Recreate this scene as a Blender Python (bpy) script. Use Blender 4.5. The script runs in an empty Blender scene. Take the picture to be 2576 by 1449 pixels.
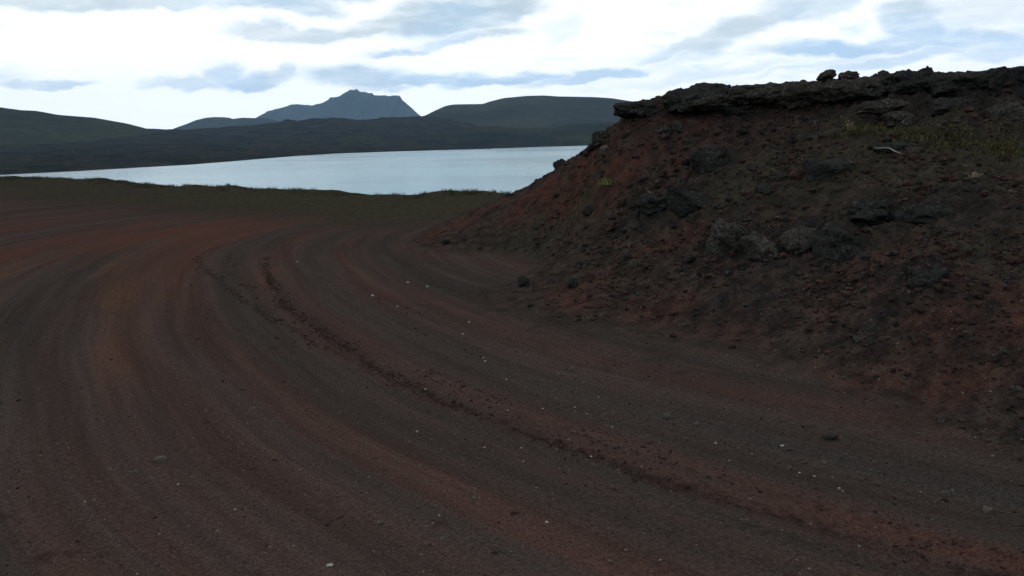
import bpy, bmesh, math, random
import numpy as np
from mathutils import Matrix, Vector

random.seed(7)
RNG = np.random.default_rng(11)
SC = bpy.context.scene
COL = SC.collection

# ------------------------------------------------------------------ camera
PW, PH = 2576.0, 1449.0                       # the size at which the photograph was measured
FOC = 803.0 * PW / 1024.0
EYE = 2.0
PITCH, ROLL = math.radians(10.9), math.radians(1.2)
_cp, _sp, _cr, _sr = math.cos(PITCH), math.sin(PITCH), math.cos(ROLL), math.sin(ROLL)
cam_d = bpy.data.cameras.new('camera')
cam = bpy.data.objects.new('camera', cam_d)
COL.objects.link(cam)
_U, _D, _X = Vector((0, _sp, _cp)), Vector((0, _cp, -_sp)), Vector((1, 0, 0))
_r, _u = _X * _cr - _U * _sr, _X * _sr + _U * _cr
cam.matrix_world = Matrix(((_r.x, _u.x, -_D.x, 0), (_r.y, _u.y, -_D.y, 0), (_r.z, _u.z, -_D.z, EYE), (0, 0, 0, 1)))
cam_d.sensor_width = 36.0
cam_d.lens = 36.0 * 803.0 / 1024.0
cam_d.clip_start = 0.05
cam_d.clip_end = 30000.0
SC.camera = cam
SC.cycles.max_bounces = 5
SC.cycles.diffuse_bounces = 3
SC.cycles.glossy_bounces = 2
SC.cycles.transmission_bounces = 1
SC.cycles.volume_bounces = 0

SC.view_settings.view_transform = 'Standard'
SC.view_settings.look = 'None'
SC.view_settings.gamma = 1.0
SC.view_settings.exposure = 0.0
SC.view_settings.use_curve_mapping = False


def ray(px, py):
    """direction of a measured point of the photograph; used to survey the terrain"""
    u, v = (px - PW / 2) / FOC, -(py - PH / 2) / FOC
    u2, v2 = u * _cr + v * _sr, -u * _sr + v * _cr
    return np.array([u2, _cp + v2 * _sp, -_sp + v2 * _cp])


def at(px, py, y):
    d = ray(px, py)
    return d * (y / d[1]) + np.array([0, 0, EYE])


def onz(px, py, z=0.0):
    d = ray(px, py)
    return d * ((z - EYE) / d[2]) + np.array([0, 0, EYE])


# ------------------------------------------------------------------ world: sky with broken cloud
SUN_EL, SUN_AZ = math.radians(36), math.radians(-28)       # azimuth clockwise from +Y
world = bpy.data.worlds.new('World')
SC.world = world
world.use_nodes = True
world.cycles.sampling_method = 'MANUAL'
world.cycles.sample_map_resolution = 256
nt = world.node_tree
nt.nodes.clear()
N, Lk = nt.nodes.new, nt.links.new


def wmath(op, a, b=None, clamp=False):
    n = N('ShaderNodeMath'); n.operation = op; n.use_clamp = clamp
    for i, v in enumerate((a, b)):
        if v is None: continue
        if isinstance(v, (int, float)): n.inputs[i].default_value = v
        else: Lk(v, n.inputs[i])
    return n.outputs[0]


def wrange(v, a, b, c=0.0, d=1.0):
    n = N('ShaderNodeMapRange'); n.interpolation_type = 'SMOOTHSTEP'
    Lk(v, n.inputs['Value'])
    for k, x in (('From Min', a), ('From Max', b), ('To Min', c), ('To Max', d)): n.inputs[k].default_value = x
    return n.outputs['Result']


def wmix(f, a, b):
    n = N('ShaderNodeMix'); n.data_type = 'RGBA'
    if isinstance(f, float): n.inputs[0].default_value = f
    else: Lk(f, n.inputs[0])
    for i, v in ((6, a), (7, b)):
        if isinstance(v, tuple): n.inputs[i].default_value = (*v, 1)
        else: Lk(v, n.inputs[i])
    return n.outputs[2]


def wnoise(vec, scale, detail=5.0, rough=0.55):
    n = N('ShaderNodeTexNoise'); n.inputs['Scale'].default_value = scale
    n.inputs['Detail'].default_value = detail; n.inputs['Roughness'].default_value = rough
    Lk(vec, n.inputs['Vector'])
    return n


tc = N('ShaderNodeTexCoord')
sep = N('ShaderNodeSeparateXYZ'); Lk(tc.outputs['Generated'], sep.inputs[0])
az = wmath('ARCTAN2', sep.outputs[0], sep.outputs[1])
el = wmath('ARCSINE', sep.outputs[2])
cmb = N('ShaderNodeCombineXYZ'); Lk(az, cmb.inputs[0]); Lk(wmath('MULTIPLY', el, 2.0), cmb.inputs[1])
# seam-free cloud coordinates: the direction carried onto a flat cloud deck
inv = wmath('DIVIDE', 1.0, wmath('ADD', wmath('MAXIMUM', sep.outputs[2], 0.0), 0.12))
deck = N('ShaderNodeCombineXYZ')
Lk(wmath('MULTIPLY', sep.outputs[0], inv), deck.inputs[0]); Lk(wmath('MULTIPLY', sep.outputs[1], inv), deck.inputs[1])

# edges of the single clouds are broken up by noise
wn = wnoise(cmb.outputs[0], 11.0, 6.0, 0.6)
wv = N('ShaderNodeVectorMath'); wv.operation = 'SUBTRACT'; Lk(wn.outputs['Color'], wv.inputs[0]); wv.inputs[1].default_value = (.5, .5, .5)
ws = N('ShaderNodeVectorMath'); ws.operation = 'MULTIPLY'; Lk(wv.outputs[0], ws.inputs[0]); ws.inputs[1].default_value = (.085, .048, 0)
ae = N('ShaderNodeCombineXYZ'); Lk(az, ae.inputs[0]); Lk(el, ae.inputs[1])
wa = N('ShaderNodeVectorMath'); wa.operation = 'ADD'; Lk(ae.outputs[0], wa.inputs[0]); Lk(ws.outputs[0], wa.inputs[1])

# cloud undersides seen in the photograph: centre, half width, half height, tilt, depth of the grey
CLOUDS = [
    (60, -8, 340, 26, 0, .85), (420, 0, 160, 20, 0, .7), (690, 12, 170, 26, -2, .95), (900, -30, 300, 30, 0, .8),
    (760, 84, 190, 17, -2, .75), (960, 66, 160, 24, 8, .85), (1140, 48, 190, 46, 4, 1.0), (1260, 28, 110, 34, 6, .9),
    (1010, 127, 110, 9, 5, .8), (1190, 98, 150, 17, 6, .75),
    (105, 207, 105, 11, 2, .8), (470, 213, 95, 13, 0, .7), (560, 190, 62, 27, 0, .75), (650, 203, 110, 20, 2, .9), (735, 186, 30, 24, 0, .7),
    (900, 202, 120, 28, -3, .9), (1060, 212, 190, 16, 2, .9), (1270, 205, 170, 13, 4, .9), (1480, 196, 170, 14, 5, .8), (1570, 188, 80, 10, 6, .8),
    (1420, 70, 60, 34, 20, .35), (1760, 108, 150, 17, 12, .65), (1900, 68, 210, 36, 20, .75), (2060, 20, 190, 26, 14, .6),
    (2180, 112, 260, 20, 1, .8), (2300, 66, 80, 48, -10, .75), (2430, 92, 130, 24, -6, .75), (2300, 140, 230, 14, 6, .6), (2540, 118, 90, 26, 4, .6),
    (2080, 160, 170, 8, 10, .4), (2480, 20, 190, 40, 0, .45), (1800, 190, 260, 12, 5, .35), (2750, 60, 150, 30, 0, .7), (-250, 60, 160, 40, 0, .7),
    (-200, 190, 180, 16, 0, .7), (2900, 150, 240, 20, 0, .7),
]
grey = None
for (cx, cy, hw, hh, tilt, dep) in CLOUDS:
    d = ray(cx, cy); d = d / np.linalg.norm(d)
    m = N('ShaderNodeMapping'); m.vector_type = 'TEXTURE'
    m.inputs['Location'].default_value = (math.atan2(d[0], d[1]), math.asin(d[2]), 0)
    m.inputs['Rotation'].default_value = (0, 0, math.radians(tilt) + ROLL)
    m.inputs['Scale'].default_value = (hw * 1.2 / FOC, hh * 1.65 / FOC, 1)
    Lk(wa.outputs[0], m.inputs['Vector'])
    mx = N('ShaderNodeVectorMath'); mx.operation = 'MINIMUM'; Lk(m.outputs[0], mx.inputs[0]); mx.inputs[1].default_value = (9, 0, 9)
    ma = N('ShaderNodeVectorMath'); ma.operation = 'MULTIPLY_ADD'; Lk(mx.outputs[0], ma.inputs[0]); ma.inputs[1].default_value = (0, .6, 0); Lk(m.outputs[0], ma.inputs[2])
    ln = N('ShaderNodeVectorMath'); ln.operation = 'LENGTH'; Lk(ma.outputs[0], ln.inputs[0])
    g = wrange(ln.outputs['Value'], 1.12, 0.40, 0.0, dep)
    grey = g if grey is None else wmath('MAXIMUM', grey, g)
# the deck goes on the same way over the rest of the sky
dn = wnoise(deck.outputs[0], 1.3, 7.0, 0.58)
gen = wrange(dn.outputs['Fac'], 0.40, 0.62, 0.0, 0.95)
seen = wmath('MULTIPLY', wrange(el, 0.13, 0.26), 1.0)                   # overhead the deck noise carries the pattern
front = wrange(sep.outputs[1], 0.80, 0.55)
gen = wmath('MULTIPLY', gen, wmath('MAXIMUM', seen, front))
grey = wmath('MAXIMUM', grey, gen)
lace = N('ShaderNodeVectorMath'); lace.operation = 'MULTIPLY'; Lk(cmb.outputs[0], lace.inputs[0]); lace.inputs[1].default_value = (.55, 1.25, 1)
wisp = wnoise(lace.outputs[0], 26.0, 6.0, 0.62)
grey = wmath('MULTIPLY', grey, wrange(wisp.outputs['Fac'], 0.25, 0.62, 0.62, 1.08))
wsp = wrange(wisp.outputs['Fac'], 0.46, 0.70, 0.0, 0.42)
wsp = wmath('MULTIPLY', wsp, wrange(az, -0.05, 0.25, 0.12, 1.0))
grey = wmath('MAXIMUM', grey, wsp, True)
hue = wnoise(cmb.outputs[0], 4.0, 2.0)
under = wmix(wmath('ADD', wrange(hue.outputs['Fac'], 0.42, 0.6, -.35, .35), wrange(el, 0.06, 0.14), True), (4.3, 6.9, 10.0), (5.3, 6.6, 7.4))
sky = N('ShaderNodeTexSky'); sky.sky_type = 'NISHITA'; sky.sun_disc = False
sky.sun_elevation = SUN_EL; sky.sun_rotation = SUN_AZ % (2 * math.pi)
under = wmix(0.15, under, sky.outputs[0])
cloud = wmix(grey, (12.7, 13.1, 13.4), under)
bg = N('ShaderNodeBackground'); bg.inputs['Strength'].default_value = 0.1
Lk(cloud, bg.inputs['Color'])
wo = N('ShaderNodeOutputWorld'); Lk(bg.outputs[0], wo.inputs['Surface'])

sun_d = bpy.data.lights.new('sun', 'SUN')
sun_d.energy = 0.7
sun_d.angle = math.radians(14)
sun_d.color = (1.0, 0.95, 0.88)
sun = bpy.data.objects.new('sun', sun_d); COL.objects.link(sun)
_sd = Vector((math.sin(SUN_AZ) * math.cos(SUN_EL), math.cos(SUN_AZ) * math.cos(SUN_EL), math.sin(SUN_EL)))
sun.rotation_euler = _sd.to_track_quat('Z', 'Y').to_euler()
sun.location = (0, 0, 60)

# ------------------------------------------------------------------ noise
_perm = np.random.default_rng(3).permutation(256)
_perm = np.concatenate([_perm, _perm, _perm])
_g3 = np.random.default_rng(4).normal(size=(256, 3)); _g3 /= np.linalg.norm(_g3, axis=1)[:, None]
_ga = np.random.default_rng(5).uniform(0, 2 * np.pi, 256); _g2 = np.stack([np.cos(_ga), np.sin(_ga)], 1)


def perlin2(x, y):
    xi, yi = np.floor(x).astype(int), np.floor(y).astype(int)
    xf, yf = x - xi, y - yi
    xi &= 255; yi &= 255
    u, v = xf * xf * xf * (xf * (xf * 6 - 15) + 10), yf * yf * yf * (yf * (yf * 6 - 15) + 10)

    def g(i, j, dx, dy):
        k = _perm[_perm[(xi + i) & 255] + ((yi + j) & 255)]
        return _g2[k, 0] * dx + _g2[k, 1] * dy
    a, b = g(0, 0, xf, yf), g(1, 0, xf - 1, yf)
    c, d = g(0, 1, xf, yf - 1), g(1, 1, xf - 1, yf - 1)
    a = a + u * (b - a); c = c + u * (d - c)
    return (a + v * (c - a)) * 1.4


def fbm2(x, y, oct=5, gain=.5, ridged=False):
    s, amp, f, tot = 0.0, 1.0, 1.0, 0.0
    for i in range(oct):
        n = perlin2(x * f + 17.3 * i, y * f - 9.1 * i)
        if ridged: n = 1 - 2 * np.abs(n)
        s = s + amp * n; tot += amp; amp *= gain; f *= 2.03
    return s / tot


def perlin3(p):
    i = np.floor(p).astype(int); f = p - i; i &= 255
    w = f * f * f * (f * (f * 6 - 15) + 10)
    out = 0.0
    for a in (0, 1):
        for b in (0, 1):
            for c in (0, 1):
                k = _perm[_perm[_perm[(i[:, 0] + a) & 255] + ((i[:, 1] + b) & 255)] + ((i[:, 2] + c) & 255)]
                d = (f - np.array([a, b, c]))
                n = (_g3[k] * d).sum(1)
                out = out + n * (w[:, 0] if a else 1 - w[:, 0]) * (w[:, 1] if b else 1 - w[:, 1]) * (w[:, 2] if c else 1 - w[:, 2])
    return out * 1.4


def fbm3(p, oct=4, gain=.5):
    s, amp, f, tot = 0.0, 1.0, 1.0, 0.0
    for i in range(oct):
        s = s + amp * perlin3(p * f + 13.7 * i); tot += amp; amp *= gain; f *= 2.05
    return s / tot


def cell2(x, y):
    """nearest and second nearest distance to jittered cell points, and a cell value"""
    xi, yi = np.floor(x).astype(int), np.floor(y).astype(int)
    d1 = np.full(x.shape, 9.0); d2 = np.full(x.shape, 9.0); val = np.zeros(x.shape)
    for a in (-1, 0, 1):
        for b in (-1, 0, 1):
            k = _perm[_perm[(xi + a) & 255] + ((yi + b) & 255)]
            jx = xi + a + (_perm[k + 1] / 255.0) * .9; jy = yi + b + (_perm[k + 7] / 255.0) * .9
            d = np.hypot(jx - x, jy - y)
            near = d < d1
            d2 = np.where(near, d1, np.minimum(d2, d)); val = np.where(near, k / 255.0, val); d1 = np.where(near, d, d1)
    return d1, d2, val


def sstep(a, b, x):
    t = np.clip((x - a) / (b - a), 0, 1)
    return t * t * (3 - 2 * t)


# ------------------------------------------------------------------ terrain: surveyed heights
EDGE = np.array([(-120, 112), (-60, 72), (-31.6, 50.3), (-21.5, 42.5), (-13.7, 35.7), (-8.3, 32.2), (-3.9, 28.4), (0, 27.2), (6, 27.5), (20, 30), (60, 40), (120, 60)])


def edge_y(x): return np.interp(x, EDGE[:, 0], EDGE[:, 1])


def build_mound():
    P, Z = [], []

    def gp(x, y, z=0.0): P.append((x, y)); Z.append(z)

    def sp(px, py, y, dz=0.0):
        w = at(px, py, y); P.append((w[0], w[1])); Z.append(w[2] + dz - .13)
    foot = [(-0.2, 24.5), (-1.5, 20.3), (-1.84, 16.4), (-1.47, 13.58), (-0.6, 10.04), (0.41, 7.42), (1.15, 6.24), (1.69, 5.38), (2.15, 4.8), (2.95, 4.15), (4.2, 3.1), (6.5, 1.6), (10, 0)]
    for x, y in foot: gp(x, y)
    for x, y in [(-2.5, 24.5), (-3.4, 19), (-3.6, 15), (-2.9, 11.5), (-1.3, 8), (.2, 5.6), (1.1, 4.4), (2, 3.6), (3.2, 2.6), (5.5, .6), (9, -1.5)]: gp(x, y, -.28)
    # crest (underside of the ledge on the left, the skyline on the right)
    for a in [(1560, 298, 12.5), (1670, 284, 12.3), (1830, 264, 12.0), (2000, 250, 11.6), (2150, 222, 11.2), (2350, 232, 10.5), (2500, 232, 10.2), (2660, 234, 9.8), (2900, 238, 9.2)]: sp(*a)
    # left shoulder, seen against the lake
    for a in [(1497, 362, 13.4), (1405, 424, 14.9), (1290, 488, 17.0), (1185, 528, 18.6)]: sp(*a)
    # the face
    for a in [(1560, 340, 12.2), (1500, 470, 12.6), (1330, 640, 12.4), (1500, 620, 10.6), (1700, 400, 11.3), (1700, 520, 10.1), (1700, 700, 8.4), (1600, 820, 7.6),
              (1900, 330, 11.2), (1950, 440, 9.9), (1950, 560, 8.9), (1950, 680, 7.75), (1950, 820, 6.9), (1960, 960, 6.0),
              (2300, 302, 10.0), (2300, 370, 9.2), (2300, 480, 8.2), (2300, 620, 7.2), (2300, 740, 6.35), (2300, 860, 5.85), (2300, 1010, 5.25),
              (2576, 318, 9.2), (2576, 380, 8.5), (2576, 500, 7.5), (2576, 640, 6.5), (2576, 800, 5.7), (2576, 980, 4.95)]: sp(*a)
    # flat top and far side, out of sight
    for x, y, z in [(2.6, 14.5, 2.15), (4.5, 13.8, 2.30), (6.5, 13, 2.25), (9, 12, 2.2), (3, 17, 1.7), (6, 17, 2.3), (10, 16, 2.5), (2, 20, .9), (6, 21, 1.4), (11, 21, 1.6), (3, 24, .1), (8, 25.5, .1), (14, 25, .2), (14, 10, 2.6), (14, 4, 1.3), (18, 14, 2.0), (20, 22, .5), (20, 4, .6), (24, 12, .3), (14, -1, .1), (22, -2, -.2)]: gp(x, y, z)
    P, Z = np.array(P), np.array(Z)
    n = len(P)
    r = np.linalg.norm(P[:, None] - P[None], axis=2)
    K = np.where(r > 0, r * r * np.log(r + 1e-9), 0) + np.eye(n) * .06
    A = np.zeros((n + 3, n + 3)); A[:n, :n] = K; A[:n, n] = 1; A[:n, n + 1:] = P; A[n:, :n] = A[:n, n:].T
    sol = np.linalg.solve(A, np.concatenate([Z, np.zeros(3)]))
    return P, sol


_MP, _MS = build_mound()


def mound_raw(x, y):
    x, y = np.asarray(x, float), np.asarray(y, float)
    sh = x.shape; xf, yf = x.ravel(), y.ravel()
    out = _MS[-3] + _MS[-2] * xf + _MS[-1] * yf
    for (a, b), w in zip(_MP, _MS[:-3]):
        r2 = (xf - a) ** 2 + (yf - b) ** 2 + 1e-12
        out = out + w * .5 * r2 * np.log(r2)
    # only within the place it was surveyed
    out = out - 3 * sstep(0, 6, np.maximum.reduce([-4 - xf, xf - 22, -3 - yf, yf - 26]))
    out = out - 2.5 * sstep(0, 4, (4.6 - .72 * xf - yf) - .6)       # open road south-west of the foot
    return out.reshape(sh)


def mound_h(x, y):
    h = mound_raw(x, y)
    k = .08
    return .10 * sstep(-.02, .25, h) + np.where(h > 6 * k, h, k * np.log1p(np.exp(np.clip(h / k, -40, 12))))     # soft foot


def flat_z(x, y):
    z = .05 * fbm2(x / 5.0, y / 5.0, 3) + .012 * fbm2(x / .9, y / .9, 3)
    past = (y - edge_y(x)) * .8
    z = z + np.where(x < 0, .20, .05) * sstep(-9, -1, past) * fbm2(x / 4.5 + 3.1, y / 4.5, 3) * 2.0
    return z - np.clip(.45 * (np.sqrt(np.maximum(past, 0) ** 2 + 1.0) - 1.0), 0, 19)


def terrain(x, y): return flat_z(x, y) + mound_h(x, y)


def hit(px, py, far=34.0):
    """where a sight line meets the ground"""
    d = ray(px, py); d = d / d[1]
    t = np.linspace(2.2, far, 2600)
    z = EYE + d[2] * t
    g = terrain(d[0] * t, t)
    i = np.argmax(z < g)
    if not (z < g).any(): i = len(t) - 1
    return np.array([d[0] * t[i], t[i], g[i]])


# wheel tracks
def spline(pts, n=60):
    pts = np.array(pts, float); out = []
    for i in range(len(pts) - 1):
        p0, p1, p2, p3 = pts[max(i - 1, 0)], pts[i], pts[i + 1], pts[min(i + 2, len(pts) - 1)]
        for t in np.linspace(0, 1, n, endpoint=False):
            out.append(.5 * ((2 * p1) + (p2 - p0) * t + (2 * p0 - 5 * p1 + 4 * p2 - p3) * t * t + (3 * p1 - p0 - 3 * p2 + p3) * t ** 3))
    return np.array(out)


TRACK = spline([(9, -1.2), (5.5, 1.0), (2.9, 2.75), (2.02, 3.40), (1.37, 3.94), (.80, 4.45), (.12, 5.12), (-.74, 6.11), (-1.69, 7.66), (-2.38, 8.86), (-2.95, 10.1), (-3.55, 11.6), (-4.15, 13.4), (-4.5, 15.2), (-4.45, 17.0), (-3.75, 18.9), (-2.2, 20.6), (.5, 22), (5, 23.2), (14, 25)], 24)
TRACK2 = spline([(-.93, 6.33), (-1.37, 6.94), (-1.89, 7.66), (-2.38, 8.4), (-2.89, 9.18), (-3.52, 10.2), (-4.54, 12.0), (-5.31, 13.44), (-5.53, 14.3), (-5.56, 15.2)], 24)
TRACK3 = spline([(-2.68, 9.18), (-3.15, 10.19), (-3.61, 10.86), (-4.2, 11.95), (-4.7, 13.2), (-4.9, 13.95)], 16)
_TS = np.concatenate([[0], np.cumsum(np.linalg.norm(np.diff(TRACK, axis=0), axis=1))])


def track_coords(x, y, line=None, step=1):
    L = (TRACK if line is None else line)
    seg = np.diff(L, axis=0); ln = np.linalg.norm(seg, axis=1)
    s0 = np.concatenate([[0], np.cumsum(ln)])[:-1]
    best = np.full(x.shape, 1e9); u = np.zeros(x.shape); t = np.zeros(x.shape)
    for k in range(len(seg)):
        ax, ay = x - L[k, 0], y - L[k, 1]
        w = np.clip((ax * seg[k, 0] + ay * seg[k, 1]) / ln[k] ** 2, 0, 1)
        dx, dy = ax - w * seg[k, 0], ay - w * seg[k, 1]
        d = dx * dx + dy * dy
        m = d < best
        cr = seg[k, 0] * ay - seg[k, 1] * ax
        u = np.where(m, -np.sign(cr) * np.sqrt(d), u); t = np.where(m, s0[k] + w * ln[k], t); best = np.where(m, d, best)
    return u, t


# ------------------------------------------------------------------ materials
class Mat:
    def __init__(s, name):
        s.m = bpy.data.materials.new(name); s.m.use_nodes = True
        s.t = s.m.node_tree; s.bsdf = s.t.nodes['Principled BSDF']
        s.bsdf.inputs['Roughness'].default_value = .95
        s.bsdf.inputs['Specular IOR Level'].default_value = 0.0

    def n(s, kind, **kw):
        n = s.t.nodes.new(kind)
        for k, v in kw.items(): setattr(n, k, v)
        return n

    def link(s, a, b): s.t.links.new(a, b)

    def val(s, v, sock):
        if isinstance(v, (int, float)): sock.default_value = v
        elif isinstance(v, tuple): sock.default_value = (*v, 1) if len(v) == 3 else v
        else: s.link(v, sock)

    def math(s, op, a, b=0.0, clamp=False):
        n = s.n('ShaderNodeMath', operation=op, use_clamp=clamp); s.val(a, n.inputs[0]); s.val(b, n.inputs[1]); return n.outputs[0]

    def attr(s, name): return s.n('ShaderNodeAttribute', attribute_name=name).outputs['Fac']

    def pos(s): return s.n('ShaderNodeNewGeometry').outputs['Position']

    def obj(s): return s.n('ShaderNodeTexCoord').outputs['Object']

    def noise(s, vec, scale, detail=5.0, rough=.55, dist=0.0):
        n = s.n('ShaderNodeTexNoise'); s.link(vec, n.inputs['Vector'])
        n.inputs['Scale'].default_value = scale; n.inputs['Detail'].default_value = detail
        n.inputs['Roughness'].default_value = rough; n.inputs['Distortion'].default_value = dist
        return n.outputs['Fac']

    def voro(s, vec, scale, out='Distance', feature='F1'):
        n = s.n('ShaderNodeTexVoronoi', feature=feature); s.link(vec, n.inputs['Vector']); n.inputs['Scale'].default_value = scale
        return n.outputs[out]

    def rng(s, v, a, b, c=0.0, d=1.0):
        n = s.n('ShaderNodeMapRange', interpolation_type='SMOOTHSTEP'); s.val(v, n.inputs['Value'])
        for k, x in (('From Min', a), ('From Max', b), ('To Min', c), ('To Max', d)): n.inputs[k].default_value = x
        return n.outputs['Result']

    def mix(s, f, a, b, mode='MIX'):
        n = s.n('ShaderNodeMix', data_type='RGBA', blend_type=mode); s.val(f, n.inputs[0]); s.val(a, n.inputs[6]); s.val(b, n.inputs[7]); return n.outputs[2]

    def scale(s, col, f):
        n = s.n('ShaderNodeVectorMath', operation='SCALE'); s.link(col, n.inputs[0]); s.val(f, n.inputs['Scale']); return n.outputs[0]

    def bump(s, h, strength, dist, prev=None):
        n = s.n('ShaderNodeBump'); n.inputs['Strength'].default_value = strength; n.inputs['Distance'].default_value = dist
        s.link(h, n.inputs['Height'])
        if prev is not None: s.link(prev, n.inputs['Normal'])
        return n.outputs[0]

    def done(s, col, normal=None):
        s.val(col, s.bsdf.inputs['Base Color'])
        if normal is not None: s.link(normal, s.bsdf.inputs['Normal'])
        return s.m


GREY = (.028, .0235, .0205); BROWN = (.037, .0255, .0215); RED = (.054, .0235, .0175); ORANGE = (.060, .0295, .0195); OLIVE = (.027, .0235, .016); BLACK = (.014, .014, .014)


def soil_material():
    """cinder soil of road, verge and mound alike: what lies where comes from the ground's own attributes"""
    M = Mat('cinder_soil')
    p = M.pos()
    u, t = M.attr('across'), M.attr('along')
    cv = M.n('ShaderNodeCombineXYZ'); M.link(u, cv.inputs[0]); M.link(M.math('MULTIPLY', t, .045), cv.inputs[1])
    band = M.noise(cv.outputs[0], .95, 3.0, .6, .35)
    cv2 = M.n('ShaderNodeCombineXYZ'); M.link(u, cv2.inputs[0]); M.link(M.math('MULTIPLY', t, .05), cv2.inputs[1]); cv2.inputs[2].default_value = 7.7
    fine = M.noise(cv2.outputs[0], 4.5, 5.0, .62)
    cv3 = M.n('ShaderNodeCombineXYZ'); M.link(u, cv3.inputs[0]); M.link(M.math('MULTIPLY', t, .16), cv3.inputs[1]); cv3.inputs[2].default_value = 3.1
    patch = M.noise(cv3.outputs[0], .75, 5.0, .62)
    cv4 = M.n('ShaderNodeCombineXYZ'); M.link(u, cv4.inputs[0]); M.link(M.math('MULTIPLY', t, .03), cv4.inputs[1]); cv4.inputs[2].default_value = 5.5
    hair = M.noise(cv4.outputs[0], 15.0, 4.0, .65)
    grain = M.noise(p, 45.0, 6.0, .72)
    mid = M.noise(p, 6.0, 6.0, .65)
    peb = M.voro(p, 34.0)
    pebv = M.voro(p, 34.0, 'Color')
    col = M.mix(M.rng(band, .38, .58), GREY, BROWN)
    col = M.mix(M.rng(band, .52, .74, 0, .6), col, RED)
    col = M.mix(M.math('MULTIPLY', M.rng(patch, .52, .72), .7), col, ORANGE)
    road = M.scale(M.scale(col, M.rng(fine, .25, .75, .80, 1.20)), M.rng(hair, .28, .72, .89, 1.11))
    # loose red or dark ground away from the road
    wild = M.mix(M.rng(mid, .35, .65), (.017, .0138, .012), (.029, .0215, .0175))
    wild = M.mix(M.attr('olive'), wild, OLIVE)
    wild = M.mix(M.math('MULTIPLY', M.attr('red'), M.rng(mid, .3, .55, .5, 1.0)), wild, (.045, .0195, .0150))
    wild = M.mix(M.attr('dark'), wild, BLACK)
    col = M.mix(M.attr('wild'), road, wild)
    col = M.mix(M.math('MULTIPLY', M.attr('extra_red'), .8), col, RED)
    col = M.mix(M.math('MULTIPLY', M.attr('extra_grey'), .8), col, GREY)
    col = M.mix(M.attr('damp'), col, (.018, .011, .0095))
    col = M.scale(col, M.rng(grain, .2, .8, .55, 1.45))
    col = M.scale(col, M.math('ADD', 1.0, M.math('MULTIPLY', M.attr('wild'), M.rng(mid, .25, .75, -.3, .3))))
    col = M.scale(col, M.rng(M.noise(p, 130.0, 3.0, .65), .3, .7, .58, 1.42))
    # grit: single paler grains
    sp = M.n('ShaderNodeSeparateColor'); M.link(pebv, sp.inputs[0])
    grit = M.math('MULTIPLY', M.math('LESS_THAN', peb, .26), M.math('GREATER_THAN', sp.outputs[0], .965))
    col = M.mix(M.math('MULTIPLY', grit, M.math('MULTIPLY', sp.outputs[1], .8)), col, (.13, .115, .10))
    h = M.math('ADD', M.math('MULTIPLY', grain, .6), M.math('MULTIPLY', M.rng(peb, 0, .6, 1, 0), .5))
    nrm = M.bump(h, .55, .012)
    nrm = M.bump(mid, .35, .02, nrm)
    nrm = M.bump(fine, .25, .02, nrm)
    return M.done(col, nrm)


def rock_material(name, a, b, spot, amount, scale=1.0):
    M = Mat(name)
    p = M.obj()
    info = M.n('ShaderNodeObjectInfo')
    off = M.n('ShaderNodeVectorMath', operation='ADD'); M.link(p, off.inputs[0]); M.link(info.outputs['Location'], off.inputs[1])
    p = off.outputs[0]
    n1 = M.noise(p, 7 * scale, 6, .65); n2 = M.noise(p, 38 * scale, 6, .7); n3 = M.noise(p, 3.2 * scale, 4, .6); v = M.voro(p, 26 * scale)
    col = M.mix(M.rng(n1, .35, .65), a, b)
    col = M.mix(M.math('MULTIPLY', M.rng(n2, .50, .68), M.rng(n3, .40, .60, 0, amount)), col, spot)
    col = M.scale(col, M.rng(n2, .2, .8, .55, 1.4))
    nrm = M.bump(M.math('ADD', n2, M.math('MULTIPLY', v, .8)), .8, .03 / scale)
    nrm = M.bump(n1, .5, .06 / scale, nrm)
    return M.done(col, nrm)


SOIL = soil_material()
LAVA = rock_material('lava_rock', (.022, .020, .018), (.040, .036, .031), (.095, .09, .078), 1.0)
LAVA_DARK = rock_material('black_lava_rock', (.017, .017, .016), (.028, .026, .024), (.075, .07, .065), .5)
CINDER = rock_material('red_cinder_rock', (.034, .020, .017), (.055, .034, .028), (.10, .075, .06), .5)
STONE = rock_material('grey_stone', (.050, .042, .036), (.082, .071, .061), (.14, .125, .11), .5, 6.0)
PALE = rock_material('pale_pebble', (.20, .19, .17), (.30, .28, .25), (.36, .34, .32), .5, 9.0)
CLOD = rock_material('damp_clod', (.018, .012, .011), (.034, .020, .017), (.05, .034, .028), .4, 5.0)


# ------------------------------------------------------------------ mesh helpers
def put(name, me, mat=None, kind=None, label=None, cat=None, group=None, smooth=True):
    o = bpy.data.objects.new(name, me); COL.objects.link(o)
    if mat is not None and len(me.materials) == 0: me.materials.append(mat)
    if kind: o['kind'] = kind
    if label: o['label'] = label
    if cat: o['category'] = cat
    if group: o['group'] = group
    return o


def fast_mesh(name, V, Fc, attrs=None, smooth=True):
    me = bpy.data.meshes.new(name)
    V = np.ascontiguousarray(V, np.float32); Fc = np.ascontiguousarray(Fc, np.int32)
    k = Fc.shape[1]
    me.vertices.add(len(V)); me.vertices.foreach_set('co', V.ravel())
    me.loops.add(Fc.size); me.loops.foreach_set('vertex_index', Fc.ravel())
    me.polygons.add(len(Fc)); me.polygons.foreach_set('loop_start', np.arange(0, Fc.size, k, dtype=np.int32))
    me.polygons.foreach_set('use_smooth', np.full(len(Fc), smooth, bool))
    for a, v in (attrs or {}).items():
        at_ = me.attributes.new(a, 'FLOAT', 'POINT'); at_.data.foreach_set('value', np.ascontiguousarray(v, np.float32).ravel())
    me.update(calc_edges=True)
    return me


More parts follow.
